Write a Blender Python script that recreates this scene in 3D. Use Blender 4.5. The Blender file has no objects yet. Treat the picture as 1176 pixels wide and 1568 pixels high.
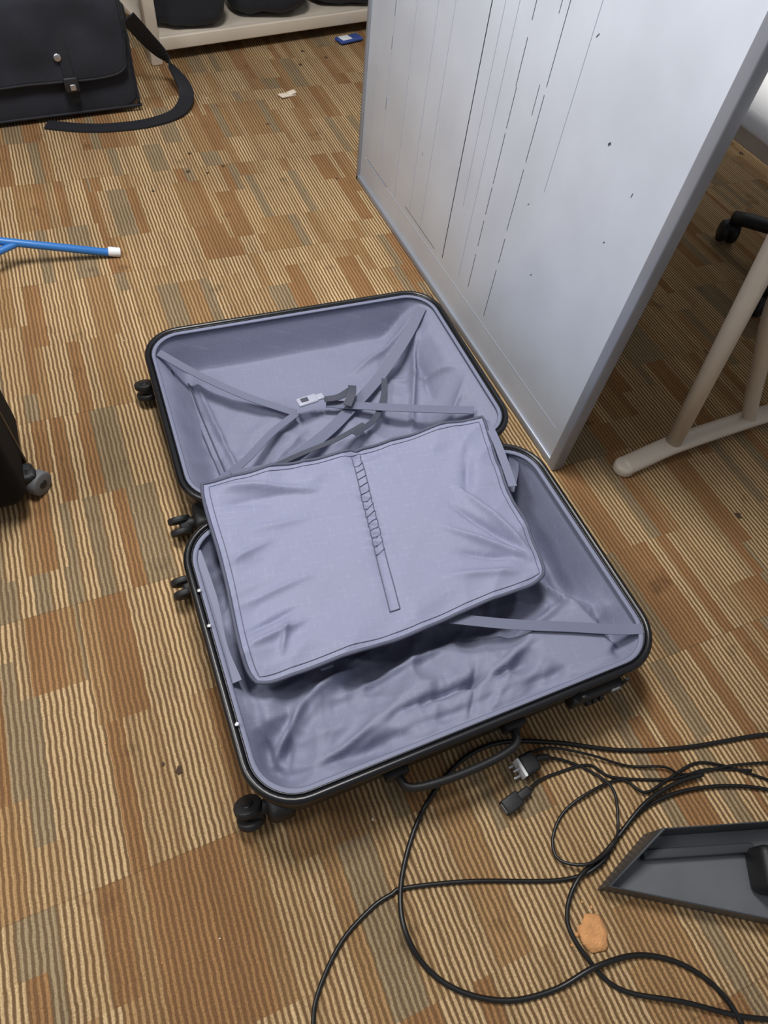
import bpy, bmesh, math, random
from mathutils import Vector, Matrix, noise
random.seed(7)
scene=bpy.context.scene
try:
    scene.view_settings.view_transform='Standard'
except Exception: pass

# ------------------------------------------------------------------ materials
def lin(c):
    return tuple(((v/255)/12.92 if v/255<=0.04045 else (((v/255)+0.055)/1.055)**2.4) for v in c)+(1.0,)
def mat(name,rgb,rough=.5,metal=0.,var=.0,vscale=8.,bump=0.,bscale=200.,sheen=0.,spec=None):
    m=bpy.data.materials.new(name);m.use_nodes=True;nt=m.node_tree;b=nt.nodes['Principled BSDF']
    c=lin(rgb);b.inputs['Base Color'].default_value=c;b.inputs['Roughness'].default_value=rough;b.inputs['Metallic'].default_value=metal
    if spec is not None: b.inputs['Specular IOR Level'].default_value=spec
    if sheen: b.inputs['Sheen Weight'].default_value=sheen
    tc=nt.nodes.new('ShaderNodeTexCoord')
    if var>0:
        n=nt.nodes.new('ShaderNodeTexNoise');n.inputs['Scale'].default_value=vscale;n.inputs['Detail'].default_value=5
        nt.links.new(tc.outputs['Object'],n.inputs['Vector'])
        r=nt.nodes.new('ShaderNodeValToRGB');r.color_ramp.elements[0].position=.3;r.color_ramp.elements[1].position=.7
        r.color_ramp.elements[0].color=tuple(v*(1-var) for v in c[:3])+(1,);r.color_ramp.elements[1].color=tuple(min(1,v*(1+var)) for v in c[:3])+(1,)
        nt.links.new(n.outputs['Fac'],r.inputs['Fac']);nt.links.new(r.outputs['Color'],b.inputs['Base Color'])
    if bump>0:
        n2=nt.nodes.new('ShaderNodeTexNoise');n2.inputs['Scale'].default_value=bscale;n2.inputs['Detail'].default_value=3
        nt.links.new(tc.outputs['Object'],n2.inputs['Vector'])
        bp=nt.nodes.new('ShaderNodeBump');bp.inputs['Strength'].default_value=bump;bp.inputs['Distance'].default_value=.002
        nt.links.new(n2.outputs['Fac'],bp.inputs['Height']);nt.links.new(bp.outputs['Normal'],b.inputs['Normal'])
    return m
def math_node(nt,op,a,b=None,c=None):
    n=nt.nodes.new('ShaderNodeMath');n.operation=op
    for i,v in enumerate((a,b,c)):
        if v is None: continue
        if isinstance(v,(int,float)): n.inputs[i].default_value=v
        else: nt.links.new(v,n.inputs[i])
    return n.outputs[0]

def carpet_material():
    m=bpy.data.materials.new('carpet_tiles');m.use_nodes=True;nt=m.node_tree;b=nt.nodes['Principled BSDF']
    geo=nt.nodes.new('ShaderNodeNewGeometry');sep=nt.nodes.new('ShaderNodeSeparateXYZ');nt.links.new(geo.outputs['Position'],sep.inputs[0])
    X,Y=sep.outputs[0],sep.outputs[1]
    M=lambda *a:math_node(nt,*a)
    wn=nt.nodes.new('ShaderNodeTexNoise');wn.inputs['Scale'].default_value=35;wn.inputs['Detail'].default_value=2
    nt.links.new(geo.outputs['Position'],wn.inputs['Vector'])
    wob=M('MULTIPLY',M('SUBTRACT',wn.outputs['Fac'],.5),.005)
    Xw=M('ADD',X,wob)
    def wnoise(a,b_,k):
        cmb=nt.nodes.new('ShaderNodeCombineXYZ');nt.links.new(a,cmb.inputs[0]);nt.links.new(b_,cmb.inputs[1]);cmb.inputs[2].default_value=k
        w=nt.nodes.new('ShaderNodeTexWhiteNoise');w.noise_dimensions='3D';nt.links.new(cmb.outputs[0],w.inputs['Vector']);return w.outputs['Value']
    P=.0098
    col=M('FLOOR',M('DIVIDE',M('ADD',X,10.1),P*12))
    trow=M('FLOOR',M('DIVIDE',M('ADD',Y,10-.213),.5))
    par=M('MULTIPLY',M('FLOOR',M('MULTIPLY',wnoise(col,col,3.),3.)),.08)
    row=M('FLOOR',M('DIVIDE',M('ADD',M('ADD',Y,10-.213),par),.25))
    row=M('ADD',row,M('MULTIPLY',trow,7.))
    off=M('MULTIPLY',row,.317)
    bx=M('ADD',M('DIVIDE',Xw,P*3),M('FRACT',off))
    band=M('FLOOR',bx)
    half=M('FLOOR',M('DIVIDE',band,2.))
    r1=wnoise(band,row,1.);r2=wnoise(half,row,5.);sel=M('GREATER_THAN',wnoise(half,row,9.),.5)
    rv=M('ADD',M('MULTIPLY',r1,sel),M('MULTIPLY',r2,M('SUBTRACT',1.,sel)))
    def ramp(cols):
        r=nt.nodes.new('ShaderNodeValToRGB');cr=r.color_ramp;cr.interpolation='CONSTANT'
        cr.elements[0].position=0;cr.elements[0].color=lin(cols[0][1]);cr.elements[1].position=cols[1][0];cr.elements[1].color=lin(cols[1][1])
        for p,c in cols[2:]:
            e=cr.elements.new(p);e.color=lin(c)
        nt.links.new(rv,r.inputs['Fac']);return r.outputs['Color']
    dark=ramp([(0,(112,87,60)),(.42,(118,87,59)),(.58,(110,91,68)),(.74,(116,89,61)),(.88,(118,90,61))])
    lite=ramp([(0,(202,174,133)),(.42,(160,122,83)),(.58,(160,141,111)),(.74,(190,161,120)),(.88,(174,140,99))])
    fx=M('DIVIDE',Xw,P);f=M('FRACT',fx);lid=M('FLOOR',fx)
    tri=M('ABSOLUTE',M('SUBTRACT',M('MULTIPLY',f,2.),1.))
    mr=nt.nodes.new('ShaderNodeMapRange');mr.interpolation_type='SMOOTHSTEP';mr.inputs['From Min'].default_value=.22;mr.inputs['From Max'].default_value=.70
    nt.links.new(tri,mr.inputs['Value']);line=mr.outputs[0]
    lv=wnoise(lid,row,21.)
    pn=nt.nodes.new('ShaderNodeTexNoise');pn.inputs['Scale'].default_value=320;pn.inputs['Detail'].default_value=3
    nt.links.new(geo.outputs['Position'],pn.inputs['Vector'])
    line2=M('MULTIPLY',line,M('MULTIPLY',M('MULTIPLY_ADD',lv,.45,.64),M('MULTIPLY_ADD',pn.outputs['Fac'],.8,.62)))
    mix=nt.nodes.new('ShaderNodeMix');mix.data_type='RGBA';nt.links.new(line2,mix.inputs[0]);nt.links.new(dark,mix.inputs[6]);nt.links.new(lite,mix.inputs[7])
    dn=nt.nodes.new('ShaderNodeTexNoise');dn.inputs['Scale'].default_value=2.2;dn.inputs['Detail'].default_value=6;dn.inputs['Roughness'].default_value=.6
    nt.links.new(geo.outputs['Position'],dn.inputs['Vector'])
    dr=nt.nodes.new('ShaderNodeMapRange');dr.inputs['From Min'].default_value=.3;dr.inputs['From Max'].default_value=.7;dr.inputs['To Min'].default_value=.80;dr.inputs['To Max'].default_value=1.12
    nt.links.new(dn.outputs['Fac'],dr.inputs['Value'])
    sn=nt.nodes.new('ShaderNodeTexNoise');sn.inputs['Scale'].default_value=9;sn.inputs['Detail'].default_value=4
    nt.links.new(geo.outputs['Position'],sn.inputs['Vector'])
    sr=nt.nodes.new('ShaderNodeMapRange');sr.inputs['From Min'].default_value=.64;sr.inputs['From Max'].default_value=.76;sr.inputs['To Min'].default_value=1.;sr.inputs['To Max'].default_value=.55
    nt.links.new(sn.outputs['Fac'],sr.inputs['Value'])
    def seam(coord,o):
        ff=M('FRACT',M('DIVIDE',M('ADD',coord,o),.5));d=M('ABSOLUTE',M('SUBTRACT',ff,.5));return M('GREATER_THAN',d,.4975)
    sm_=M('SUBTRACT',1.,M('MULTIPLY',M('MAXIMUM',seam(Y,10-.213),seam(X,10.1)),.2))
    tot=M('MULTIPLY',M('MULTIPLY',dr.outputs[0],sr.outputs[0]),M('MULTIPLY',sm_,M('MULTIPLY_ADD',pn.outputs['Fac'],.7,.63)))
    vm=nt.nodes.new('ShaderNodeVectorMath');vm.operation='SCALE';nt.links.new(mix.outputs[2],vm.inputs[0]);nt.links.new(tot,vm.inputs['Scale'])
    nt.links.new(vm.outputs[0],b.inputs['Base Color'])
    b.inputs['Roughness'].default_value=.95;b.inputs['Specular IOR Level'].default_value=.15
    bp=nt.nodes.new('ShaderNodeBump');bp.inputs['Strength'].default_value=.6;bp.inputs['Distance'].default_value=.003
    nt.links.new(M('ADD',line,M('MULTIPLY',pn.outputs['Fac'],.8)),bp.inputs['Height']);nt.links.new(bp.outputs['Normal'],b.inputs['Normal'])
    return m

def lining_material(name,rgb,bump=.08,grid=1.14):
    m=bpy.data.materials.new(name);m.use_nodes=True;nt=m.node_tree;b=nt.nodes['Principled BSDF']
    geo=nt.nodes.new('ShaderNodeNewGeometry')
    mp=nt.nodes.new('ShaderNodeMapping');mp.inputs['Rotation'].default_value=(0,0,math.radians(8));nt.links.new(geo.outputs['Position'],mp.inputs['Vector'])
    sep=nt.nodes.new('ShaderNodeSeparateXYZ');nt.links.new(mp.outputs[0],sep.inputs[0])
    M=lambda *a:math_node(nt,*a)
    def ln(c,w,k_):
        f=M('FRACT',M('DIVIDE',c,w));return M('LESS_THAN',f,k_)
    brk=nt.nodes.new('ShaderNodeTexNoise');brk.inputs['Scale'].default_value=60;nt.links.new(geo.outputs['Position'],brk.inputs['Vector'])
    g=M('MULTIPLY',M('MAXIMUM',ln(sep.outputs[0],.013,.09),ln(sep.outputs[1],.013,.09)),M('MULTIPLY_ADD',M('GREATER_THAN',brk.outputs['Fac'],.55),.85,.15))
    c=lin(rgb);mx=nt.nodes.new('ShaderNodeMix');mx.data_type='RGBA'
    mx.inputs[6].default_value=c;mx.inputs[7].default_value=tuple(min(1,v*grid) for v in c[:3])+(1,);nt.links.new(g,mx.inputs[0])
    nt.links.new(mx.outputs[2],b.inputs['Base Color'])
    b.inputs['Roughness'].default_value=.62;b.inputs['Specular IOR Level'].default_value=.28
    n=nt.nodes.new('ShaderNodeTexNoise');n.inputs['Scale'].default_value=34;n.inputs['Detail'].default_value=3;nt.links.new(geo.outputs['Position'],n.inputs['Vector'])
    wv=nt.nodes.new('ShaderNodeTexNoise');wv.inputs['Scale'].default_value=900;nt.links.new(geo.outputs['Position'],wv.inputs['Vector'])
    bp=nt.nodes.new('ShaderNodeBump');bp.inputs['Strength'].default_value=bump;bp.inputs['Distance'].default_value=.012
    nt.links.new(M('ADD',n.outputs['Fac'],M('MULTIPLY',wv.outputs['Fac'],.06)),bp.inputs['Height']);nt.links.new(bp.outputs['Normal'],b.inputs['Normal'])
    return m

CARPET=carpet_material()
LIN=lining_material('blue_grey_lining',(128,132,155))
LIN2=lining_material('blue_grey_lining_panel',(138,142,168))
STRAP=mat('grey_webbing',(106,111,134),.6,bump=.4,bscale=700)
STRAPD=mat('dark_webbing',(66,69,84),.6,bump=.4,bscale=700)
PIPE=mat('grey_piping',(80,84,103),.65)
STITCH=mat('grey_thread',(86,90,113),.7)
TAPE=mat('zipper_tape',(120,125,149),.6,bump=.3,bscale=600)
BLK=mat('black_shell_plastic',(20,22,28),.35,bump=.25,bscale=260)
BLK2=mat('black_case_fabric',(16,17,20),.8,bump=.3,bscale=500,spec=.2)
RIM=mat('black_rim_rubber',(16,17,22),.32)
BLKM=mat('black_matte_plastic',(26,27,30),.55,bump=.2,bscale=400)
CORD=mat('black_cable_pvc',(20,20,22),.38)
NYL=mat('black_nylon',(26,29,40),.8,var=.25,vscale=12,bump=.5,bscale=700,sheen=.05)
NYL2=mat('black_nylon_webbing',(22,24,32),.7,bump=.5,bscale=600)
CREAM=mat('cream_metal',(206,196,182),.42,var=.05,vscale=6)
WHITE=mat('desk_laminate',(226,226,226),.4,var=.03,vscale=3)
ALU=mat('aluminium_frame',(152,158,170),.4,metal=.3,var=.05,vscale=10)
BOARD=mat('whiteboard_enamel',(212,221,236),.38,var=.06,vscale=6)
BOARDM=mat('whiteboard_marks',(84,90,106),.6)
BOARDK=mat('whiteboard_dark_mark',(48,54,66),.6)
BOARDF=mat('whiteboard_faint_marks',(172,181,198),.6)
BLUE=mat('blue_painted_steel',(50,116,190),.35)
WCAP=mat('white_cap',(228,232,236),.45)
GREY=mat('grey_wheel_rubber',(104,106,110),.6)
STEEL=mat('nickel',(190,190,196),.25,metal=.9)
TRAY=mat('grey_tray_plastic',(98,101,106),.36,var=.10,vscale=10)
TRAYB=mat('dark_grey_tray_edge',(58,61,66),.42)
BISC=mat('biscuit_orange',(206,150,98),.9,var=.2,vscale=60,bump=1.,bscale=300)
PAPER=mat('paper_scrap',(226,212,196),.8)
PBLUE=mat('blue_wrapper',(52,78,150),.4)
DIRT=mat('dark_dirt',(72,56,42),.95)
WALL=mat('wall_paint',(202,198,190),.85,var=.03,vscale=2)
BUCK=mat('pale_grey_buckle',(170,173,190),.35)

# ------------------------------------------------------------------ helpers
def group(name,loc):
    e=bpy.data.objects.new(name,None);scene.collection.objects.link(e);e.location=loc;e.empty_display_size=.05
    return e
def add(name,verts,faces,m,parent=None,smooth=True,fm=None):
    me=bpy.data.meshes.new(name);me.from_pydata([tuple(v) for v in verts],[],faces);me.update()
    ms=m if isinstance(m,(list,tuple)) else [m]
    for x in ms: me.materials.append(x)
    if fm: 
        for p,i in zip(me.polygons,fm): p.material_index=i
    bm=bmesh.new();bm.from_mesh(me);bmesh.ops.recalc_face_normals(bm,faces=bm.faces);bm.to_mesh(me);bm.free()
    for p in me.polygons: p.use_smooth=smooth
    o=bpy.data.objects.new(name,me);scene.collection.objects.link(o)
    if parent:
        o.parent=parent;o.matrix_parent_inverse=Matrix.Translation(parent.location).inverted()
    return o
def rbox(name,c,s,m,parent=None,bev=.004,rot=None,seg=3):
    bm=bmesh.new();bmesh.ops.create_cube(bm,size=1)
    for v in bm.verts: v.co=Vector((v.co.x*s[0],v.co.y*s[1],v.co.z*s[2]))
    bmesh.ops.bevel(bm,geom=bm.edges[:],offset=min(bev,min(s)*.49),segments=seg,profile=.5,affect='EDGES')
    M=(rot.to_4x4() if rot else Matrix.Identity(4))
    for v in bm.verts: v.co=M@v.co+Vector(c)
    vs=[v.co.copy() for v in bm.verts];bm.verts.index_update();fs=[[v.index for v in f.verts] for f in bm.faces];bm.free()
    return add(name,vs,fs,m,parent)
def cyl(name,p0,p1,r,m,parent=None,n=24,r2=None,bev=.15):
    p0=Vector(p0);p1=Vector(p1);ax=(p1-p0);L=ax.length;ax.normalize()
    a=ax.orthogonal().normalized();b=ax.cross(a)
    r2=r if r2 is None else r2;e=min(r,r2)*bev
    rings=[(0,r-e),(e*.3,r-e*.3),(e,r),(L-e,r2),(L-e*.3,r2-e*.3),(L,r2-e)]
    vs=[];fs=[]
    for t,rr_ in rings:
        for i in range(n):
            an=2*math.pi*i/n;vs.append(p0+ax*t+(a*math.cos(an)+b*math.sin(an))*rr_)
    for k in range(len(rings)-1):
        for i in range(n):
            j=(i+1)%n;fs.append([k*n+i,k*n+j,(k+1)*n+j,(k+1)*n+i])
    fs.append(list(range(n)));fs.append([(len(rings)-1)*n+i for i in range(n)])
    return add(name,vs,fs,m,parent)
def spline(pts,k=10,closed=False):
    P=[Vector(p) for p in pts];out=[];n=len(P)
    segs=n if closed else n-1
    for i in range(segs):
        p0=P[(i-1)%n] if closed or i>0 else P[0]*2-P[1]
        p1=P[i];p2=P[(i+1)%n]
        p3=P[(i+2)%n] if closed or i+2<n else P[-1]*2-P[-2]
        for s in range(k):
            t=s/k;out.append(.5*((2*p1)+(-p0+p2)*t+(2*p0-5*p1+4*p2-p3)*t*t+(-p0+3*p1-3*p2+p3)*t**3))
    if not closed: out.append(P[-1])
    return out
def sweep(name,path,r,m,parent=None,n=8,closed=False,sx=1,sy=1):
    N=len(path);vs=[];fs=[];up=Vector((0,0,1))
    for i,p in enumerate(path):
        if closed: t=path[(i+1)%N]-path[i-1]
        else: t=path[min(i+1,N-1)]-path[max(i-1,0)]
        t.normalize();s=t.cross(up)
        if s.length<.05: s=t.cross(Vector((1,0,0)))
        s.normalize();u=s.cross(t)
        for k in range(n):
            a=2*math.pi*k/n;vs.append(p+s*math.cos(a)*r*sx+u*math.sin(a)*r*sy)
    for i in range(N if closed else N-1):
        j=(i+1)%N
        for k in range(n):
            l=(k+1)%n;fs.append([i*n+k,i*n+l,j*n+l,j*n+k])
    if not closed: fs.append(list(range(n)));fs.append([(N-1)*n+k for k in range(n)])
    return add(name,vs,fs,m,parent)
def ribbon(name,path,w,m,parent=None,nrm=None,th=.0018,twist=None):
    N=len(path);vs=[];fs=[]
    for i,p in enumerate(path):
        t=path[min(i+1,N-1)]-path[max(i-1,0)];t.normalize()
        nn=Vector(nrm) if nrm else Vector((0,0,1))
        if twist: nn=(Matrix.Rotation(twist(i/(N-1)),3,t)@nn)
        s=t.cross(nn).normalized();u=s.cross(t)
        for a,b in ((-1,-1),(1,-1),(1,1),(-1,1)): vs.append(p+s*a*w/2+u*b*th/2)
    for i in range(N-1):
        for k in range(4):
            l=(k+1)%4;fs.append([i*4+k,i*4+l,i*4+4+l,i*4+4+k])
    fs.append([0,1,2,3]);fs.append([(N-1)*4+k for k in range(4)])
    return add(name,vs,fs,m,parent,smooth=False)
def superq(name,c,h,m,parent=None,e=.35,nz=0.,ns=6.,U=64,V=40,rot=None):
    def f(w,e): return math.copysign(abs(w)**e,w)
    vs=[];fs=[]
    for j in range(V+1):
        v=-math.pi/2+math.pi*j/V
        for i in range(U):
            u=2*math.pi*i/U
            p=Vector((f(math.cos(v),e)*f(math.cos(u),e)*h[0],f(math.cos(v),e)*f(math.sin(u),e)*h[1],f(math.sin(v),e)*h[2]))
            if nz:
                d=noise.noise((p+Vector(c))*ns)*nz+noise.noise((p+Vector(c))*ns*2.5)*nz*.4
                p+=p.normalized()*d
            if rot: p=rot@p
            p+=Vector(c)
            p.z=max(p.z,c[2]-h[2]) if not rot else max(p.z,.002)
            vs.append(p)
    for j in range(V):
        for i in range(U):
            k=(i+1)%U;fs.append([j*U+i,j*U+k,(j+1)*U+k,(j+1)*U+i])
    return add(name,vs,fs,m,parent)
def rr(x0,x1,y0,y1,r,z,n=10,e=16):
    pts=[]
    cs=[(x1-r,y1-r,0),(x0+r,y1-r,90),(x0+r,y0+r,180),(x1-r,y0+r,270)]
    for q,(cx,cy,a0) in enumerate(cs):
        for i in range(n+1):
            a=math.radians(a0+90*i/n);pts.append(Vector((cx+r*math.cos(a),cy+r*math.sin(a),z)))
        nx=cs[(q+1)%4];a=math.radians(nx[2]);q1=Vector((nx[0]+r*math.cos(a),nx[1]+r*math.sin(a),z));p=pts[-1]
        for i in range(1,e): pts.append(p.lerp(q1,i/e))
    return pts
def sdf_rr(x,y,x0,x1,y0,y1,r):
    cx,cy=(x0+x1)/2,(y0+y1)/2;qx=abs(x-cx)-(x1-x0)/2+r;qy=abs(y-cy)-(y1-y0)/2+r
    return -(math.hypot(max(qx,0),max(qy,0))+min(max(qx,qy),0)-r)
def sm(a,b,x):
    t=max(0,min(1,(x-a)/(b-a)));return t*t*(3-2*t)
def nz(x,y,s,o=0): return noise.noise(Vector((x*s,y*s,o)))
def crumple(x,y,o,ang,s,st):
    x2=x+.018*nz(x,y,9,o+7);y2=y+.018*nz(x,y,9,o+17)
    ca,sa=math.cos(ang),math.sin(ang);u=ca*x2+sa*y2;v=-sa*x2+ca*y2
    d=noise.voronoi(Vector((u*s/st,v*s,o)))[0][0]
    return d*d/(d+.12)
def fold(x,y,x1,y1,x2,y2,w,h):
    dx,dy=x2-x1,y2-y1;L2=dx*dx+dy*dy;t=((x-x1)*dx+(y-y1)*dy)/L2;tc=max(0,min(1,t))
    d=math.hypot(x-x1-tc*dx,y-y1-tc*dy);env=math.sin(math.pi*min(1,max(0,tc*.9+.05)))
    return h*env/(1+(d/w)**2)**1.5

# ------------------------------------------------------------------ room
rbox('floor',(1.2,1.6,-.03),(7.6,6.8,.06),CARPET,bev=.001)
rbox('wall_back',(1.2,5.05,1.3),(7.6,.1,2.6),WALL,bev=.001)
rbox('wall_left',(-2.65,1.6,1.3),(.1,6.8,2.6),WALL,bev=.001)
rbox('wall_right',(5.05,1.6,1.3),(.1,6.8,2.6),WALL,bev=.001)

# ------------------------------------------------------------------ suitcase
case=group('open_suitcase',(.37,.75,0))
def shell(tag,x0,x1,y0,y1,z,yaw,hfun):
    piv=Vector((x0,y0,0));Rm=Matrix.Rotation(yaw,3,'Z')
    T=lambda p:Rm@(Vector(p)-piv)+piv
    prof=[(.002,z),(0,z-.012),(.002,z-.02),(.003,z*.62),(.006,z*.6),(.006,z*.56),(.004,z*.54),(.006,z*.36),(.009,z*.34),(.009,z*.30),(.010,z*.28),(.02,.022),(.035,.008),(.06,.003)]
    vs=[];fs=[];R=.082
    for ins,zz in prof: vs+=[T(p) for p in rr(x0+ins,x1-ins,y0+ins,y1-ins,R-ins*.6,zz)]
    n=len(vs)//len(prof)
    for k in range(len(prof)-1):
        for i in range(n):
            j=(i+1)%n;fs.append([k*n+i,k*n+j,(k+1)*n+j,(k+1)*n+i])
    fs.append([(len(prof)-1)*n+i for i in range(n)])
    add(tag+'_outer_shell',vs,fs,BLK,case)
    lp=[T(p) for p in rr(x0+.001,x1-.001,y0+.001,y1-.001,R,z)]
    sweep(tag+'_rim',lp,.0085,RIM,case,n=10,closed=True,sx=.85,sy=1.)
    lp=[T(p) for p in rr(x0+.0125,x1-.0125,y0+.0125,y1-.0125,R-.01,z+.001)]
    sweep(tag+'_zipper_tape',lp,.0062,TAPE,case,n=8,closed=True,sx=1,sy=.45)
    lp=[T(p) for p in rr(x0+.009,x1-.009,y0+.009,y1-.009,R-.008,z+.0045)]
    sweep(tag+'_zipper_teeth',lp,.0016,RIM,case,n=6,closed=True)
    st=.0036;nx=int((x1-x0)/st)+1;ny=int((y1-y0)/st)+1
    idx={};vs=[];fs=[]
    for j in range(ny+1):
        for i in range(nx+1):
            x=x0+(x1-x0)*i/nx;y=y0+(y1-y0)*j/ny;d=sdf_rr(x,y,x0+.008,x1-.008,y0+.008,y1-.008,R)
            if d<-.004: continue
            idx[(i,j)]=len(vs);vs.append(T((x,y,hfun(x,y,max(d,0)))))
    for j in range(ny):
        for i in range(nx):
            q=[(i,j),(i+1,j),(i+1,j+1),(i,j+1)]
            if all(k in idx for k in q): fs.append([idx[k] for k in q])
    add(tag+'_lining',vs,fs,LIN,case)
    return T
LX0,LX1,LY0,LY1,LZ=-.004,.740,.190,.713,.154
UX0,UX1,UY0,UY1,UZ=.026,.768,.782,1.305,.112
def smin(z,cap,k=.012):
    h_=max(0,min(1,.5+.5*(cap-z)/k));return cap*(1-h_)+z*h_-k*h_*(1-h_)
def hl(x,y,d):
    deep=.128*sm(.0,.040,d)
    near=1-sm(.26,.46,y+.08*(x-.4))
    fill=.076*near*sm(.0,.05,d)*(1-.40*sm(.60,.72,x))+.060*(1-sm(.06,.14,x))*sm(0,.04,d)*sm(.3,.4,y)+.03*sm(.50,.60,x)*(1-sm(.62,.69,x))*sm(.0,.04,d)
    k=sm(.0,.035,d)*(1-.75*sm(.64,.70,x)*sm(.34,.42,y))
    w=k*(.088*(crumple(x,y,1.3,.45,8.5,2.2)-.22)+.040*(crumple(x,y,4.3,-.35,16,1.9)-.22)+.018*(crumple(x,y,9.3,.9,30,1.6)-.22)+.016*nz(x,y,5,3))
    w+=fold(x,y,.04,.27,.12,.345,.008,.030)+fold(x,y,.12,.345,.22,.378,.008,.026)+fold(x,y,.10,.235,.34,.30,.009,.030)+fold(x,y,.34,.24,.60,.33,.008,.036)+fold(x,y,.42,.36,.68,.25,.008,.026)+fold(x,y,.16,.33,.42,.36,.009,.022)
    w+=fold(x,y,.60,.50,.66,.27,.009,.034)+fold(x,y,.55,.225,.70,.25,.007,.020)+fold(x,y,.40,.215,.47,.27,.006,.022)-fold(x,y,.24,.27,.50,.27,.009,.034)-fold(x,y,.50,.33,.66,.36,.010,.026)-fold(x,y,.06,.25,.09,.34,.010,.020)-fold(x,y,.36,.215,.42,.30,.007,.022)
    z=LZ-.004-deep+fill+w*sm(0,.025,d)
    return max(.010,smin(z,LZ-.002-.010*sm(0.004,.03,d)))
def hu(x,y,d):
    dl,dr,db,dt=x-UX0,UX1-x,y-UY0,UY1-y
    g=lambda dd,w:sm(0,w,max(0,dd-.008))
    deep=.098*min(g(dl,.075),g(dr,.15),g(dt,.040),g(db,.09),sm(0,.04,d))
    flat=sm(1.05,1.14,y)*sm(.12,.2,x)*(1-sm(.50,.58,x))
    amp=sm(.0,.05,d)*(1-.85*flat)
    w=amp*(.034*(crumple(x,y,7.7,-.7,8,2.4)-.25)+.018*(crumple(x,y,2.7,.4,17,2.)-.25)+.008*nz(x,y,6,8))
    w+=fold(x,y,.715,1.25,.58,.93,.008,.030)+fold(x,y,.75,1.02,.58,1.10,.009,.018)-fold(x,y,.68,1.20,.66,.98,.012,.020)+fold(x,y,.12,1.22,.16,.84,.006,.018)-fold(x,y,.10,1.22,.13,.84,.007,.012)
    w+=fold(x,y,.20,1.02,.50,.90,.02,.012)+fold(x,y,.50,1.15,.72,1.26,.008,.016)+fold(x,y,.10,1.20,.34,1.02,.008,.014)+fold(x,y,.64,.88,.745,1.0,.008,.014)+fold(x,y,.18,.88,.34,1.0,.007,.010)
    z=UZ-.004-deep+w*sm(0,.03,d)
    return max(.008,smin(z,UZ-.001-.010*sm(0.004,.03,d)))
TL=shell('lower',LX0,LX1,LY0,LY1,LZ,0,hl)
TU=shell('upper',UX0,UX1,UY0,UY1,UZ,math.radians(-1.1),hu)
vs=[];fs=[];K=60
for i in range(K+1):
    x=.08+.58*i/K
    for j in range(9):
        t=j/8;y=.700+(.800-.700-.012*x)*t;z=LZ+.002+(UZ+.004-LZ-.002)*t-.012*math.sin(math.pi*t)+.003*nz(x,y,30)
        vs.append((x,y,z))
for i in range(K):
    for j in range(8): fs.append([i*9+j,i*9+j+1,(i+1)*9+j+1,(i+1)*9+j])
o=add('fabric_hinge',vs,fs,TAPE,case);md=o.modifiers.new('s','SOLIDIFY');md.thickness=.002

# divider panel
c00=Vector((.040,.370));c10=Vector((.600,.390));c11=Vector((.664,.784));c01=Vector((.060,.794))
NX,NY=190,132
def panel_xy(u,v):
    a,b=2*u-1,2*v-1
    k=.035 if b<0 else .010
    a2=a*(1-k*abs(b)**14);b2=b*(1-(.055 if b<0 else .012)*abs(a)**16)
    u2,v2=(a2+1)/2,(b2+1)/2
    p=(c00*(1-u2)+c10*u2)*(1-v2)+(c01*(1-u2)+c11*u2)*v2
    p.y+=.003*math.sin(u*11)*(1-v)-.004*math.sin(math.pi*u)*(1-v)-.004*v*math.sin(u*6.3)
    p.x+=.004*math.sin(v*7+1)*u-.002*math.sin(v*9)*(1-u)
    return p
def panel_z(u,v):
    p=panel_xy(u,v);x,y=p
    e=min(u,1-u,v,1-v);ce=1-sm(.04,.24,e)
    z=.166-.005*math.sin(math.pi*u)*sm(.5,1,v)
    z+=.006*nz(x,y,5,4.1)+(.006+.020*ce)*(crumple(x,y,12.2,-.25,9,2.2)-.25)+(.003+.010*ce)*(crumple(x,y,3.2,.5,20,2.)-.2)
    z+=fold(x,y,.07,.775,.28,.71,.010,.016)+fold(x,y,.36,.75,.60,.745,.024,.010)+fold(x,y,.10,.66,.24,.66,.010,.007)
    z+=-fold(x,y,.09,.730,.24,.710,.008,.012)+fold(x,y,.60,.43,.46,.56,.008,.015)+fold(x,y,.60,.44,.53,.64,.008,.015)-fold(x,y,.59,.45,.50,.60,.007,.015)+fold(x,y,.58,.41,.42,.46,.010,.012)-fold(x,y,.58,.44,.46,.50,.007,.010)
    z+=fold(x,y,.05,.44,.16,.46,.007,.014)-fold(x,y,.05,.465,.15,.485,.007,.012)+fold(x,y,.055,.52,.20,.54,.008,.008)-fold(x,y,.60,.72,.54,.60,.012,.012)+fold(x,y,.10,.41,.13,.47,.006,.012)+fold(x,y,.06,.60,.15,.63,.007,.008)
    sx=.309+(.370-.309)*(y-.422)/.351;ds=abs(x-sx)
    slant=math.sin((y+.5*(x-sx))*300)
    z+=-.004*math.exp(-(ds/.012)**2)*sm(.40,.46,y)+.0034*slant*math.exp(-(ds/.018)**2)*sm(.50,.58,y)
    rest=sm(.668,.70,y)*(1-sm(.728,.76,y))
    z=z*(1-rest)+max(z,.1665)*rest
    return z
vs=[];fs=[]
for j in range(NY+1):
    for i in range(NX+1):
        u,v=i/NX,j/NY;p=panel_xy(u,v);vs.append((p.x,p.y,panel_z(u,v)))
for j in range(NY):
    for i in range(NX):
        a=j*(NX+1)+i;fs.append([a,a+1,a+NX+2,a+NX+1])
o=add('divider_panel',vs,fs,LIN2,case);md=o.modifiers.new('s','SOLIDIFY');md.thickness=.0015
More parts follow.
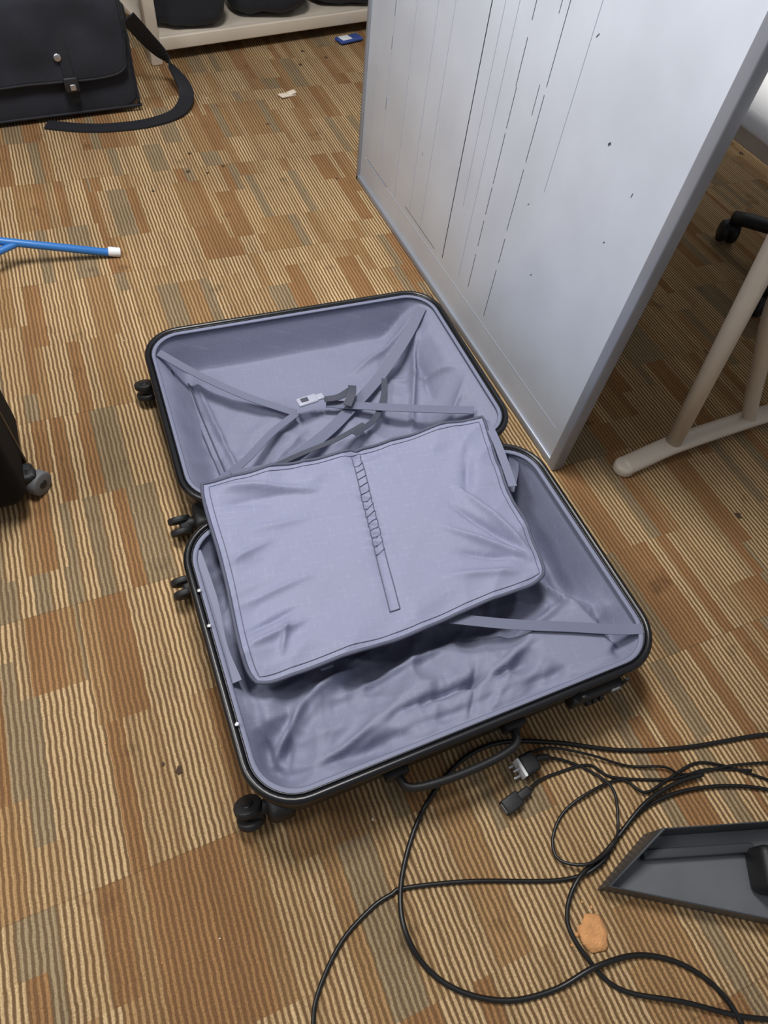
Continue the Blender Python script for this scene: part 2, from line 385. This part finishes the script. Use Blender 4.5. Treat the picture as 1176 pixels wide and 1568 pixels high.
ed=[Vector(vs[i]) for i in range(0,NX,2)]+[Vector(vs[j*(NX+1)+NX]) for j in range(0,NY,2)]+[Vector(vs[NY*(NX+1)+i]) for i in range(NX,0,-2)]+[Vector(vs[j*(NX+1)]) for j in range(NY,0,-2)]
sweep('divider_piping',ed,.0034,PIPE,case,n=8,closed=True)
inn=[]
for (u0,v0,u1,v1,k) in [(.022,.028,.978,.028,80),(.978,.028,.978,.972,60),(.978,.972,.022,.972,80),(.022,.972,.022,.028,60)]:
    for q in range(k):
        u=u0+(u1-u0)*q/k;v=v0+(v1-v0)*q/k;p=panel_xy(u,v);inn.append(Vector((p.x,p.y,panel_z(u,v)+.0010)))
sweep('divider_hem_stitch',inn,.0006,STITCH,case,n=5,closed=True)
def pz(x,y):
    v=(y-.378)/(.788-.378);u=(x-(.040+.020*v))/(.560+.044*v)
    return panel_z(max(0,min(1,u)),max(0,min(1,v)))
for s in (-1,1):
    pts=[]
    for q in range(150):
        y=.425+.35*q/149;sx=.309+(.061)*(y-.422)/.351+s*.0095;pts.append(Vector((sx,y,pz(sx,y)+.0014)))
    sweep('centre_seam_stitch_%d'%(1 if s<0 else 2),pts,.0009,STITCH,case,n=5)
pts=[]
for q in range(9):
    x=.299+.020*q/8;pts.append(Vector((x,.425,pz(x,.425)+.0014)))
sweep('centre_seam_bartack',pts,.0010,STITCH,case,n=5)
# short puckered cross stitches
for q in range(13):
    y=.545+.017*q;sx=.309+.061*(y-.422)/.351
    pp=[]
    for t in range(7):
        x=sx-.009+.018*t/6;yy=y+.006*(t/6-.5);pp.append(Vector((x,yy,pz(x,yy)+.0012)))
    sweep('centre_seam_pucker_%d'%(q+1),pp,.0008,STITCH,case,n=5)

# straps of upper half
def over(pts,off=.004):
    out=[]
    for p in pts:
        x,y=p[0],p[1];yl=y+(x-UX0)*math.tan(math.radians(1.1))
        d=max(0,sdf_rr(x,yl,UX0+.008,UX1-.008,UY0+.008,UY1-.008,.082));out.append((x,y,max(p[2],hu(x,yl,d)+off)))
    return out
def ustrap(name,pts,w=.024,m=STRAP,off=.005,**kw):
    d=[Vector(p) for p in over(spline(pts,10),off)]
    for _ in range(3): d=[d[0]]+[Vector((b.x,b.y,max(b.z,(a.z+b.z+c.z)/3))) for a,b,c in zip(d,d[1:],d[2:])]+[d[-1]]
    ribbon(name,d,w,m,case,**kw)
ustrap('upper_strap_left',[(.062,1.245,.106),(.13,1.18,.082),(.22,1.10,.062),(.322,1.022,.05)],w=.020)
ustrap('upper_strap_right',[(.735,1.235,.106),(.66,1.16,.08),(.56,1.08,.05),(.462,1.01,.042),(.36,.94,.045),(.24,.87,.07),(.13,.845,.105)],w=.028)
ustrap('upper_strap_low_left',[(.095,.835,.108),(.17,.90,.075),(.25,.975,.055),(.322,1.02,.05)],w=.018)
ustrap('upper_strap_low_right',[(.40,1.03,.05),(.47,1.0,.052),(.58,.94,.07),(.70,.86,.108)],w=.024)
ustrap('strap_tail',[(.395,1.032,.064),(.43,1.028,.066),(.470,1.045,.064)],m=STRAPD,w=.018,off=.009)
ustrap('strap_tail_fold',[(.474,1.052,.068),(.462,1.025,.071),(.440,.996,.066)],m=STRAPD,w=.020,off=.012)
ustrap('strap_loose_end',[(.57,1.075,.05),(.54,1.01,.05),(.49,.945,.055),(.42,.90,.075)],m=STRAPD,w=.014,off=.004)
ustrap('strap_lower_tail',[(.20,.85,.09),(.29,.885,.07),(.38,.905,.066),(.46,.935,.06)],m=STRAPD,w=.012)
rz=Matrix.Rotation(.12,3,'Z')
bz=.078
rbox('upper_buckle',(.352,1.027,bz),(.050,.026,.008),BUCK,case,bev=.004,rot=rz)
rbox('upper_buckle_slot',(.345,1.027,bz+.004),(.018,.012,.003),STRAPD,case,bev=.001,rot=rz)
rbox('upper_buckle_clip',(.384,1.030,bz),(.018,.018,.007),BUCK,case,bev=.003,rot=rz)
for i,dx in enumerate((0,.014)):
    pts=over([(.098+dx+.02*t,1.215-.36*t,0) for t in [k/40 for k in range(41)]],.0026)
    sweep('pocket_zip_%d'%(i+1),[Vector(p) for p in pts],.0016,PIPE,case,n=6)
# straps of lower half
ribbon('lower_strap_right',spline([(.40,.385,.152),(.50,.338,.150),(.60,.297,.150),(.68,.262,.152),(.724,.245,.158)],10),.020,STRAP,case)
rbox('lower_buckle',(.165,.374,.160),(.022,.012,.006),PIPE,case,bev=.002)
ribbon('left_inner_tape',spline([(.018,.66,.154),(.022,.56,.148),(.016,.47,.148),(.022,.40,.152)],10),.016,TAPE,case)
ribbon('hinge_side_tape',spline([(.678,.812,.126),(.674,.778,.164),(.664,.72,.176),(.654,.66,.174),(.644,.60,.168)],10),.018,TAPE,case)
ribbon('right_corner_strap',spline([(.70,.69,.150),(.69,.66,.13),(.66,.62,.12)],8),.022,STRAP,case)
for i,y in enumerate((.575,.505,.33)):
    cyl('rim_rivet_%d'%(i+1),(.004,y,.160),(.004,y,.166),.0035,STEEL,case,n=12)
def spinner(i,x,y,z,ang,T):
    rbox('wheel_housing_%d'%i,T((x+.030,y,z)),(.044,.058,.06),BLKM,case,bev=.012)
    cyl('wheel_stem_%d'%i,T((x+.012,y,z)),T((x-.006,y,z)),.012,BLKM,case)
    ax=Vector((0,math.cos(ang),math.sin(ang)))
    c=Vector(T((x-.020,y,z-.004)))
    rbox('wheel_fork_%d'%i,c+Vector((.010,0,0)),(.026,.034,.03),BLKM,case,bev=.008,rot=Matrix.Rotation(ang,3,'X'))
    for k in (-1,1):
        cyl('wheel_%d_%d'%(i,1 if k<0 else 2),c+ax*(k*.006),c+ax*(k*.019),.023,BLKM,case,n=28,bev=.12)
        cyl('wheel_hub_%d_%d'%(i,1 if k<0 else 2),c+ax*(k*.0185),c+ax*(k*.0205),.010,BLK,case,n=20)
spinner(1,.006,.226,.040,.9,TL);spinner(2,.000,.660,.042,.3,TL);spinner(3,.024,.806,.036,.5,TU);spinner(4,.024,1.205,.040,1.2,TU)
sweep('side_handle_grip',spline([(.222,.186,.088),(.232,.160,.092),(.275,.150,.094),(.34,.147,.094),(.40,.150,.094),(.432,.160,.092),(.442,.186,.088)],8),.010,BLKM,case,n=10,sx=.7,sy=1.2)
rbox('handle_mount_1',(.222,.188,.088),(.040,.016,.034),BLKM,case,bev=.005)
rbox('handle_mount_2',(.442,.188,.088),(.040,.016,.034),BLKM,case,bev=.005)
rbox('lock_body',(.595,.184,.118),(.105,.022,.036),BLKM,case,bev=.005)
for i in range(3): cyl('lock_dial_%d'%(i+1),(.572+.014*i,.1735,.110),(.581+.014*i,.1735,.110),.007,RIM,case,n=18)
rbox('lock_slider',(.628,.1725,.128),(.018,.006,.010),GREY,case,bev=.002)
for i,x in enumerate((.555,.645)): rbox('zip_pull_%d'%(i+1),(x,.176,.142),(.008,.005,.026),BLKM,case,bev=.0015)
rbox('trolley_handle_mount',(.752,.45,.05),(.022,.20,.03),BLKM,case,bev=.006)

# ------------------------------------------------------------------ whiteboard
bx=.866;y0,y1,hz=.707,2.037,1.25
wb=group('whiteboard',(bx,(y0+y1)/2,0))
rbox('board_panel',(bx+.012,(y0+y1)/2,hz/2+.002),(.014,y1-y0-.03,hz-.03),BOARD,wb,bev=.001)
fw=.026
rbox('frame_bottom',(bx+.012,(y0+y1)/2,fw/2*.8),(.028,y1-y0-.002,fw*.8),ALU,wb,bev=.004)
rbox('frame_top',(bx+.012,(y0+y1)/2,hz-fw/2),(.028,y1-y0,fw),ALU,wb,bev=.004)
rbox('frame_near',(bx+.012,y0+fw/2,hz/2),(.030,fw,hz),ALU,wb,bev=.004)
rbox('frame_far',(bx+.012,y1-fw/2*.7,hz/2),(.028,fw*.7,hz),ALU,wb,bev=.004)
xs=bx+.0045
def bline(n,ya,za,yb,zb,w,m): 
    d=Vector((0,yb-ya,zb-za)).normalized();s=Vector((0,-d.z,d.y))*w/2
    a=Vector((xs,ya,za));b=Vector((xs,yb,zb));e=Vector((.0006,0,0))
    add(n,[a-s,a+s,b+s,b-s,a-s+e,a+s+e,b+s+e,b-s+e],[[0,1,2,3],[4,5,6,7],[0,1,5,4],[1,2,6,5],[2,3,7,6],[3,0,4,7]],m,wb,smooth=False)
k=0
for (yy,za,zb,w,m,dash) in [(1.40,.12,1.15,.0030,BOARDK,0),(1.245,.135,.62,.0018,BOARDM,2),(1.248,.62,1.1,.0018,BOARDM,1),(1.145,.12,.34,.0018,BOARDM,1),(1.147,.36,1.1,.0016,BOARDM,1),(1.30,.13,1.1,.0016,BOARDF,0),(1.35,.3,1.1,.0016,BOARDF,0),(1.55,.1,1.1,.0014,BOARDF,0),(1.63,.12,1.1,.0014,BOARDF,0),(1.74,.1,1.1,.0016,BOARDF,0),(1.86,.1,1.1,.0016,BOARDF,0),(1.865,.3,1.1,.0014,BOARDM,4),(1.95,.1,1.1,.0014,BOARDF,0),(1.06,.5,1.1,.0014,BOARDF,0),(1.17,.6,1.1,.0014,BOARDM,4)]:
    z=za
    if dash==0: k+=1;bline('ruled_line_%d'%k,yy,za,yy+.004,zb,w,m)
    else:
        while z<zb:
            L=random.uniform(.06,.18)/(1 if dash<3 else 2.5);k+=1;bline('ruled_line_%d'%k,yy+random.uniform(-.0005,.0005),z,yy,min(zb,z+L),w,m);z+=L+random.uniform(.008,.03)*(1 if dash<3 else 5)
bline('cross_rule_1',.76,.095,1.99,.095,.0018,BOARDF);bline('cross_rule_2',1.45,.115,1.66,.118,.0016,BOARDM);bline('cross_rule_3',1.80,.10,1.97,.10,.0016,BOARDM)
for i,(yy,zz) in enumerate([(.93,.66),(.85,.52),(1.05,.78),(1.1,.45),(.83,.62),(1.02,.33),(1.6,.3)]):
    bline('pen_mark_%d'%(i+1),yy,zz,yy+random.uniform(-.006,.006),zz+random.uniform(.003,.008),.0016 if i else .004,BOARDM)

# ------------------------------------------------------------------ desk on the right
dk=group('office_desk',(1.4,.9,0))
rbox('desktop',(1.46,1.21,.725),(.78,1.40,.028),WHITE,dk,bev=.008)
def foot(y,tag):
    sweep('foot_'+tag,spline([(1.035,y-.012,.016),(1.10,y-.006,.022),(1.18,y,.030),(1.32,y+.006,.032),(1.50,y+.012,.030),(1.72,y+.016,.018)],8),.026,CREAM,dk,n=16,sx=1,sy=.62)
    cyl('foot_end_'+tag,(1.036,y-.012,.000),(1.036,y-.012,.028),.026,CREAM,dk,n=24,bev=.3)
    cyl('foot_glide_'+tag,(1.10,y-.006,.0),(1.10,y-.006,.014),.020,CREAM,dk,n=20)
    sweep('leg_main_'+tag,[Vector((1.185,y+.002,.03)),Vector((1.125,y+.002,.36)),Vector((1.06,y+.002,.712))],.020,CREAM,dk,n=18)
    sweep('leg_brace_'+tag,spline([(1.445,y+.010,.03),(1.38,y+.008,.13),(1.297,y+.006,.277),(1.2,y+.004,.45),(1.12,y+.002,.70)],6),.018,CREAM,dk,n=16)
foot(.668,'1');foot(1.80,'2')
rbox('desk_rail',(1.2,1.24,.66),(.03,1.1,.05),CREAM,dk,bev=.004)

# ------------------------------------------------------------------ office chair
ch=group('office_chair',(2.13,1.12,0))
cc=Vector((2.13,1.12,0))
cyl('hub',cc+Vector((0,0,.07)),cc+Vector((0,0,.15)),.035,BLKM,ch);cyl('gas_lift',cc+Vector((0,0,.14)),cc+Vector((0,0,.44)),.02,BLKM,ch)
for i in range(5):
    a=math.radians(118+72*i);d=Vector((math.cos(a),math.sin(a),0));s=Vector((-d.y,d.x,0))
    sweep('base_arm_%d'%(i+1),[cc+d*.02+Vector((0,0,.12)),cc+d*.16+Vector((0,0,.112)),cc+d*.29+Vector((0,0,.092)),cc+d*.335+Vector((0,0,.08))],.030,BLKM,ch,n=12,sx=1,sy=.7)
    c=cc+d*.325
    cyl('caster_stem_%d'%(i+1),c+Vector((0,0,.04)),c+Vector((0,0,.085)),.009,BLKM,ch)
    t=(d*math.cos(.5+i)+s*math.sin(.5+i))
    for kk in (-1,1): cyl('caster_wheel_%d_%d'%(i+1,kk+2),c+t*kk*.005+Vector((0,0,.034)),c+t*kk*.030+Vector((0,0,.034)),.034,BLKM,ch,n=28,bev=.2)
    superq('caster_hood_%d'%(i+1),tuple(c+Vector((0,0,.052))),(.030,.030,.020),BLKM,ch,e=.8,U=24,V=16)
superq('seat',(2.13,1.12,.48),(.24,.24,.045),NYL,ch,e=.5)
superq('backrest',(2.36,1.12,.82),(.035,.22,.24),NYL,ch,e=.5)
rbox('back_bar',(2.33,1.12,.56),(.02,.06,.22),BLKM,ch)

# ------------------------------------------------------------------ low shelf table top-left
sh=group('storage_shelf',(.9,3.2,0))
ra=math.radians(11.6);Rz=Matrix.Rotation(ra,3,'Z');so=Vector((.392,2.965,0))
def S(x,y,z): return so+Rz@Vector((x,y,z))
for i,(x,y) in enumerate([(.0,.02),(1.36,.02),(.0,.42),(1.36,.42)]):
    rbox('leg_%d'%(i+1),S(x,y,.36),(.045,.045,.72),CREAM,sh,bev=.005,rot=Rz)
rbox('lower_shelf',S(.68,.22,.072),(1.32,.42,.022),CREAM,sh,bev=.004,rot=Rz)
rbox('lower_front_rail',S(.68,.015,.066),(1.32,.022,.046),CREAM,sh,bev=.005,rot=Rz)
rbox('top_board',S(.68,.22,.73),(1.44,.50,.025),CREAM,sh,bev=.006,rot=Rz)
for i,(x,y,hx,hy,hh) in enumerate([(.20,.19,.165,.165,.09),(.56,.19,.175,.165,.11),(.94,.19,.175,.165,.08)]):
    g=group('duffel_bag',S(x,y,.085))
    c=S(x,y,.087+hh);superq('bag_body',tuple(c),(hx,hy,hh),NYL,g,e=.55,nz=.018,ns=9,rot=None)
    sweep('bag_handle',spline([c+Vector((-hx*.5,-hy*.6,hh*.8)),c+Vector((-hx*.3,-hy*.6,hh*1.3)),c+Vector((hx*.3,-hy*.6,hh*1.3)),c+Vector((hx*.5,-hy*.6,hh*.8))],6),.010,NYL2,g,n=8,sx=1.3,sy=.4)
    sweep('bag_zip',spline([c+Vector((-hx*.9,-hy*.55,hh*.55)),c+Vector((0,-hy*1.02,hh*.5)),c+Vector((hx*.9,-hy*.55,hh*.55))],6),.004,RIM,g,n=6)

# ------------------------------------------------------------------ laptop bag
lb=group('laptop_bag',(.0,2.7,0))
Rb=Matrix.Rotation(math.radians(6),3,'Z')@Matrix.Rotation(math.radians(-5),3,'X')
bo=Vector((.00,2.60,0))
def B(x,y,z): return bo+Rb@Vector((x,y,z))
superq('bag_body',tuple(B(0,.10,.205)),(.285,.085,.205),NYL,lb,e=.28,nz=.012,ns=8,rot=Rb)
superq('front_pocket',tuple(B(0,.018,.150)),(.268,.036,.138),NYL,lb,e=.25,nz=.012,ns=9,rot=Rb)
vs=[];fs=[];NU,NV=60,50
for j in range(NV+1):
    v=j/NV
    for i in range(NU+1):
        u=i/NU*2-1;x=u*.250*(1-.05*sm(.7,1,v)*abs(u)**6)
        if v<.25: t=v/.25;y=.19-.20*t;z=.415+.012*math.sin(math.pi*t)
        else:
            t=(v-.25)/.75;y=-.012-.024*sm(0,.3,t)-.004*math.sin(t*3);z=.415-(.415-.125-.018*abs(u)**4*0+.0)*t+(.03*abs(u)**8)*t
        y+=.013*nz(x*1.,z,9,2)
        vs.append(B(x,y-.008,z+.006*nz(x,z,7,5)))
for j in range(NV):
    for i in range(NU):
        a=j*(NU+1)+i;fs.append([a,a+1,a+NU+2,a+NU+1])
o=add('flap',vs,fs,NYL,lb);md=o.modifiers.new('s','SOLIDIFY');md.thickness=.007
edge=[vs[j*(NU+1)] for j in range(12,NV)]+[vs[NV*(NU+1)+i] for i in range(NU)]+[vs[j*(NU+1)+NU] for j in range(NV,12,-1)]
sweep('flap_piping',edge,.004,NYL2,lb,n=6)
sweep('base_piping',[B(-.27+.54*i/30,-.012,.02) for i in range(31)],.005,NYL2,lb,n=6)
ribbon('flap_strap',[B(.045,-.044,.26),B(.047,-.048,.20),B(.048,-.051,.11)],.030,NYL2,lb,nrm=(0,-1,0),th=.004)
cyl('snap_button',B(.028,-.040,.195),B(.028,-.054,.195),.012,STEEL,lb,n=24,bev=.3)
rbox('buckle_female',B(.048,-.056,.118),(.046,.012,.044),BLKM,lb,bev=.005,rot=Rb)
rbox('buckle_shine',B(.050,-.064,.112),(.018,.004,.018),STEEL,lb,bev=.002,rot=Rb)
ribbon('buckle_tab',[B(.048,-.050,.10),B(.049,-.036,.06)],.030,NYL2,lb,nrm=(0,-1,0),th=.004)
for s in (-1,1): sweep('side_piping_%d'%(1 if s<0 else 2),[B(s*.262,-.010,.02+.26*i/20) for i in range(21)],.005,NYL2,lb,n=6)
rbox('strap_ring_mount',B(.287,.09,.26),(.01,.04,.06),NYL2,lb,bev=.003,rot=Rb)
pts=spline([(-.06,2.565,.004),(.04,2.527,.004),(.14,2.510,.004),(.276,2.520,.005),(.39,2.575,.010),(.44,2.68,.03),(.41,2.78,.08),(.34,2.76,.17),(.285,2.71,.25)],10)
ribbon('shoulder_strap',pts,.052,NYL2,lb,th=.006,twist=lambda t:.9*sm(.55,.9,t))
sweep('carry_handle',spline([B(-.09,.09,.41),B(-.07,.09,.45),B(.07,.09,.45),B(.09,.09,.41)],8),.011,NYL2,lb,n=10)

# ------------------------------------------------------------------ black suitcase at left
ts=group('black_trolley_case',(-.5,1.08,0))
rbox('case_body',(-.508,1.06,.385),(.49,.25,.68),BLK2,ts,bev=.032,seg=6)
rbox('case_seam',(-.508,1.06,.385),(.496,.012,.686),RIM,ts,bev=.004)
for i,(x,y) in enumerate([(-.262,1.02),(-.345,1.13),(-.74,1.02),(-.70,1.13)]):
    rbox('caster_mount_%d'%(i+1),(x-.012 if x>-.5 else x+.012,y,.050),(.050,.046,.024),BLKM,ts,bev=.008)
    c=Vector((x+(.014 if x>-.5 else -.010),y-.010,.027));ax=Vector((.75,-.66,0)) if i==0 else Vector((0,1,0))
    rbox('caster_fork_%d'%(i+1),c+Vector((-.010,.004,.018)),(.028,.030,.034),BLKM,ts,bev=.008)
    cyl('caster_wheel_%d'%(i+1),c-ax*.012,c+ax*.012,.027,GREY,ts,n=28,bev=.15)
    cyl('caster_hub_%d'%(i+1),c-ax*.014,c+ax*.014,.010,BLKM,ts,n=16)
for s in (-.1,.1): cyl('trolley_tube_%d'%(1 if s<0 else 2),(-.51+s,1.15,.71),(-.51+s,1.15,.86),.009,STEEL,ts)
rbox('trolley_grip',(-.51,1.15,.87),(.25,.03,.03),BLKM,ts,bev=.01)

# ------------------------------------------------------------------ blue folding stand
fsn=group('blue_folding_stand',(-.3,1.8,0))
cyl('foot_tube',(.030,1.790,.012),(-.62,1.845,.165),.0105,BLUE,fsn);cyl('foot_cap',(.050,1.789,.0115),(.018,1.7915,.018),.0128,WCAP,fsn,bev=.2)
cyl('brace_tube',(-.20,1.810,.066),(-.60,1.66,.020),.009,BLUE,fsn);cyl('brace_cap',(-.62,1.652,.012),(-.585,1.666,.020),.012,WCAP,fsn,bev=.2)
cyl('upright_tube',(-.60,1.843,.150),(-.95,1.80,.62),.0105,BLUE,fsn);cyl('rear_tube',(-.62,1.845,.165),(-1.15,1.87,.012),.0105,BLUE,fsn)
cyl('rear_cap',(-1.17,1.871,.013),(-1.14,1.87,.014),.0128,WCAP,fsn,bev=.2)

# ------------------------------------------------------------------ cables
pc=group('power_cable_tangle',(.4,0,0))
def cable(name,pts,r):
    path=spline([(p[0]/1000,p[1]/1000,(p[2]/1000 if len(p)>2 else r)) for p in pts],10)
    return sweep(name,path,r,CORD,pc,n=10)
cable('thick_cord',[(1010,-30),(939,10),(768,49),(645,90),(536,146),(450,180),(390,186),(332,172),(264,135),(211,86),(173,31,6),(160,-21,12),(174,-76),(212,-122),(272,-157),(344,-172),(417,-171,12),(494,-187),(554,-228),(587,-286),(586,-360)],.0042)
cable('long_cord',[(-25,-150),(-7,-71),(17,-33),(67,8),(125,31),(160,36,4),(184,36),(287,5),(430,-50),(500,-54,10),(560,-28),(640,-8,6),(740,-18,6),(850,-60,6),(960,-140)],.0036)
cable('looped_cord',[(760,-2,12),(700,4,12),(625,-4,14),(529,-40,5),(450,-60,12),(408,-103),(412,-160,4),(439,-212,4),(520,-262,11),(610,-320),(760,-390)],.0038)
cable('iec_cord',[(448,93,9),(470,99,5),(507,99),(572,90),(601,57),(673,24),(720,10),(780,2),(860,-30)],.0028)
ang=math.atan2(.013,.064);rc=Matrix.Rotation(ang,3,'Z')
rbox('c13_connector',(.405,.084,.011),(.034,.026,.020),BLKM,pc,bev=.003,rot=rc)
rbox('c13_neck',(.432,.0895,.010),(.030,.016,.014),BLKM,pc,bev=.004,rot=rc)
rbox('c13_face',(.3878,.0805,.011),(.002,.018,.012),GREY,pc,bev=.0008,rot=rc)
cable('plug_cord',[(500,130,12),(531,114,6),(567,82,4),(589,38,9),(569,-11,4),(538,-38,12),(479,-46,18),(440,-23,8),(447,9,4),(487,38,4),(546,49,10),(615,46,4),(642,12,8),(696,15,4),(761,20,4),(805,2,4),(860,-40,4),(930,-100,4)],.0027)
rp=Matrix.Rotation(.1,3,'Z')
sweep('plug_neck',spline([(.478,.131,.014),(.49,.132,.014),(.505,.128,.011)],5),.006,BLKM,pc,n=10)
rbox('plug_body',(.463,.130,.016),(.032,.036,.030),BLKM,pc,bev=.006,rot=rp)
rbox('plug_face',(.4455,.128,.016),(.006,.034,.028),WCAP,pc,bev=.002,rot=rp)
for i,(yy,zz) in enumerate([(.118,.010),(.138,.010),(.128,.022)]): rbox('plug_pin_%d'%(i+1),(.436,yy,zz),(.014,.005,.004),STEEL,pc,bev=.001,rot=rp)
cable('thin_cord',[(478,148,6),(520,140,11),(580,104,12),(640,62,5),(700,36,10),(735,10,4),(830,-10,8),(930,-40,4)],.0024)

# ------------------------------------------------------------------ grey tray with raised sides
tr=group('grey_plastic_tray',(.67,-.12,0))
bot=[Vector((.478,-.084,0)),Vector((.602,-.044,0)),Vector((.860,-.128,0)),Vector((.772,-.268,0))]
hts=[.040,.072,.072,.044]
cen=sum(bot,Vector())/4
def ins(i,k,z): q=cen+(bot[i]-cen)*k;return Vector((q.x,q.y,z))
L=[]
for k_,zf in [(1.0,lambda i:.0015),(.985,lambda i:hts[i]-.004),(.975,lambda i:hts[i]),(.945,lambda i:hts[i]),(.935,lambda i:hts[i]-.004),(.90,lambda i:.012)]:
    L+= [ins(i,k_,zf(i)) for i in range(4)]
fs=[];fm=[]
for r_ in range(5):
    for i in range(4):
        j=(i+1)%4;fs.append([r_*4+i,r_*4+j,(r_+1)*4+j,(r_+1)*4+i]);fm.append(1)
fs.append([0,1,2,3]);fm.append(1);fs.append([20,21,22,23]);fm.append(0)
o=add('tray_body',L,fs,[TRAY,TRAYB],tr,smooth=False,fm=fm);md=o.modifiers.new('b','BEVEL');md.width=.002;md.segments=2
rbox('tray_block',(.765,-.175,.042),(.08,.07,.06),BLKM,tr,bev=.012,rot=Matrix.Rotation(-.5,3,'Z'))
rbox('tray_slot_rib',(.665,-.100,.020),(.20,.016,.016),TRAYB,tr,bev=.003,rot=Matrix.Rotation(-.32,3,'Z'))

# ------------------------------------------------------------------ debris
def blob(name,c,r,h,m,parent=None,irr=.25,n=28,seed=0):
    vs=[Vector((c[0],c[1],h))];fs=[]
    for ring,(k,z) in enumerate([(.6,h*1.05),(.92,h*.8),(1,h*.35),(.98,0.0005)]):
        for i in range(n):
            a=2*math.pi*i/n;q=r*k*(1+irr*noise.noise(Vector((math.cos(a)*1.5,math.sin(a)*1.5,seed))))
            vs.append(Vector((c[0]+q*math.cos(a),c[1]+q*math.sin(a),z)))
    for i in range(n): fs.append([0,1+i,1+(i+1)%n])
    for k in range(3):
        for i in range(n):
            j=(i+1)%n;fs.append([1+k*n+i,1+k*n+j,1+(k+1)*n+j,1+(k+1)*n+i])
    return add(name,vs,fs,m,parent)
bi=group('broken_biscuit',(.436,-.133,0));blob('biscuit',(.438,-.133),.026,.006,BISC,bi,.35,seed=3.3)
for i in range(7): blob('biscuit_crumb_%d'%(i+1),(.41+random.uniform(-.03,.05),-.12+random.uniform(-.03,.04)),random.uniform(.001,.004),.002,BISC,bi,.5,10,i)
ps=group('paper_scrap',(.815,2.647,0))
rbox('scrap',(.815,2.647,.004),(.07,.030,.006),PAPER,ps,bev=.002,rot=Matrix.Rotation(.4,3,'Z')@Matrix.Rotation(.1,3,'Y'))
rbox('scrap_fold',(.835,2.655,.008),(.03,.026,.004),PAPER,ps,bev=.001,rot=Matrix.Rotation(.1,3,'Z')@Matrix.Rotation(-.2,3,'Y'))
wr=group('snack_wrapper',(1.235,3.05,0))
rbox('wrapper',(1.235,3.09,.010),(.12,.055,.012),PBLUE,wr,bev=.005,rot=Matrix.Rotation(.3,3,'Z'));rbox('wrapper_label',(1.215,3.085,.0165),(.05,.04,.003),WCAP,wr,bev=.001,rot=Matrix.Rotation(.3,3,'Z'))
dbg=group('carpet_debris',(.5,1.5,0))
for i,(x,y,r) in enumerate([(-.106,.340,.006),(1.234,.448,.008),(.33,2.19,.008),(.36,2.30,.006),(.39,2.17,.005),(.45,2.2,.005),(2.476,1.896,.010),(.95,2.9,.008),(1.0,3.02,.008),(1.08,2.95,.007),(.68,2.45,.005),(.2,2.1,.005),(.80,2.05,.005),(-.13,.36,.003)]):
    blob('dirt_fleck_%d'%(i+1),(x,y),r,.002,DIRT,dbg,.9,16,i*1.7)
for i in range(45):
    blob('crumb_%d'%(i+1),(random.uniform(-.3,1.0),random.uniform(-.25,3.0)),random.uniform(.001,.0026),.0018,BISC if i%3 else PAPER,dbg,.7,8,i*2.1)

# ------------------------------------------------------------------ lights
def area(name,loc,size,power,col,rot=(0,0,0)):
    l=bpy.data.lights.new(name,'AREA');l.shape='RECTANGLE';l.size=size[0];l.size_y=size[1];l.energy=power;l.color=col
    o=bpy.data.objects.new(name,l);o.location=loc;o.rotation_euler=rot;scene.collection.objects.link(o);return o
area('ceiling_light_main',(.25,1.25,2.55),(.4,.7),56,(1,.97,.93))
area('fill_light_left',(-1.4,.9,2.55),(.5,1.0),34,(1,.975,.95))  # unseen fill added to lighten the whiteboard; suits the suitcase's right-hand shadow
area('fill_light_right',(3.8,3.0,2.55),(.6,1.2),10,(1,.97,.95))  # weak off-frame lamp added only as soft fill
w=bpy.data.worlds.new('room_ambient');scene.world=w;w.use_nodes=True
w.node_tree.nodes['Background'].inputs[0].default_value=(.95,.96,1,1);w.node_tree.nodes['Background'].inputs[1].default_value=.27

# ------------------------------------------------------------------ camera
psi,th,ro=[math.radians(a) for a in (59.305,54.884,10.193)]
h=Vector((math.cos(psi),math.sin(psi),0));R0=Vector((math.sin(psi),-math.cos(psi),0));Z=Vector((0,0,1))
F=math.cos(th)*h-math.sin(th)*Z;U0=math.sin(th)*h+math.cos(th)*Z
R=math.cos(ro)*R0+math.sin(ro)*U0;U=math.cos(ro)*U0-math.sin(ro)*R0
cd=bpy.data.cameras.new('camera');cam=bpy.data.objects.new('camera',cd);scene.collection.objects.link(cam)
cam.matrix_world=Matrix(((R.x,U.x,-F.x,0),(R.y,U.y,-F.y,0),(R.z,U.z,-F.z,1.2),(0,0,0,1)))
cd.sensor_fit='VERTICAL';cd.sensor_height=24;cd.lens=24*1005.5/1568;cd.clip_start=.02
scene.camera=cam
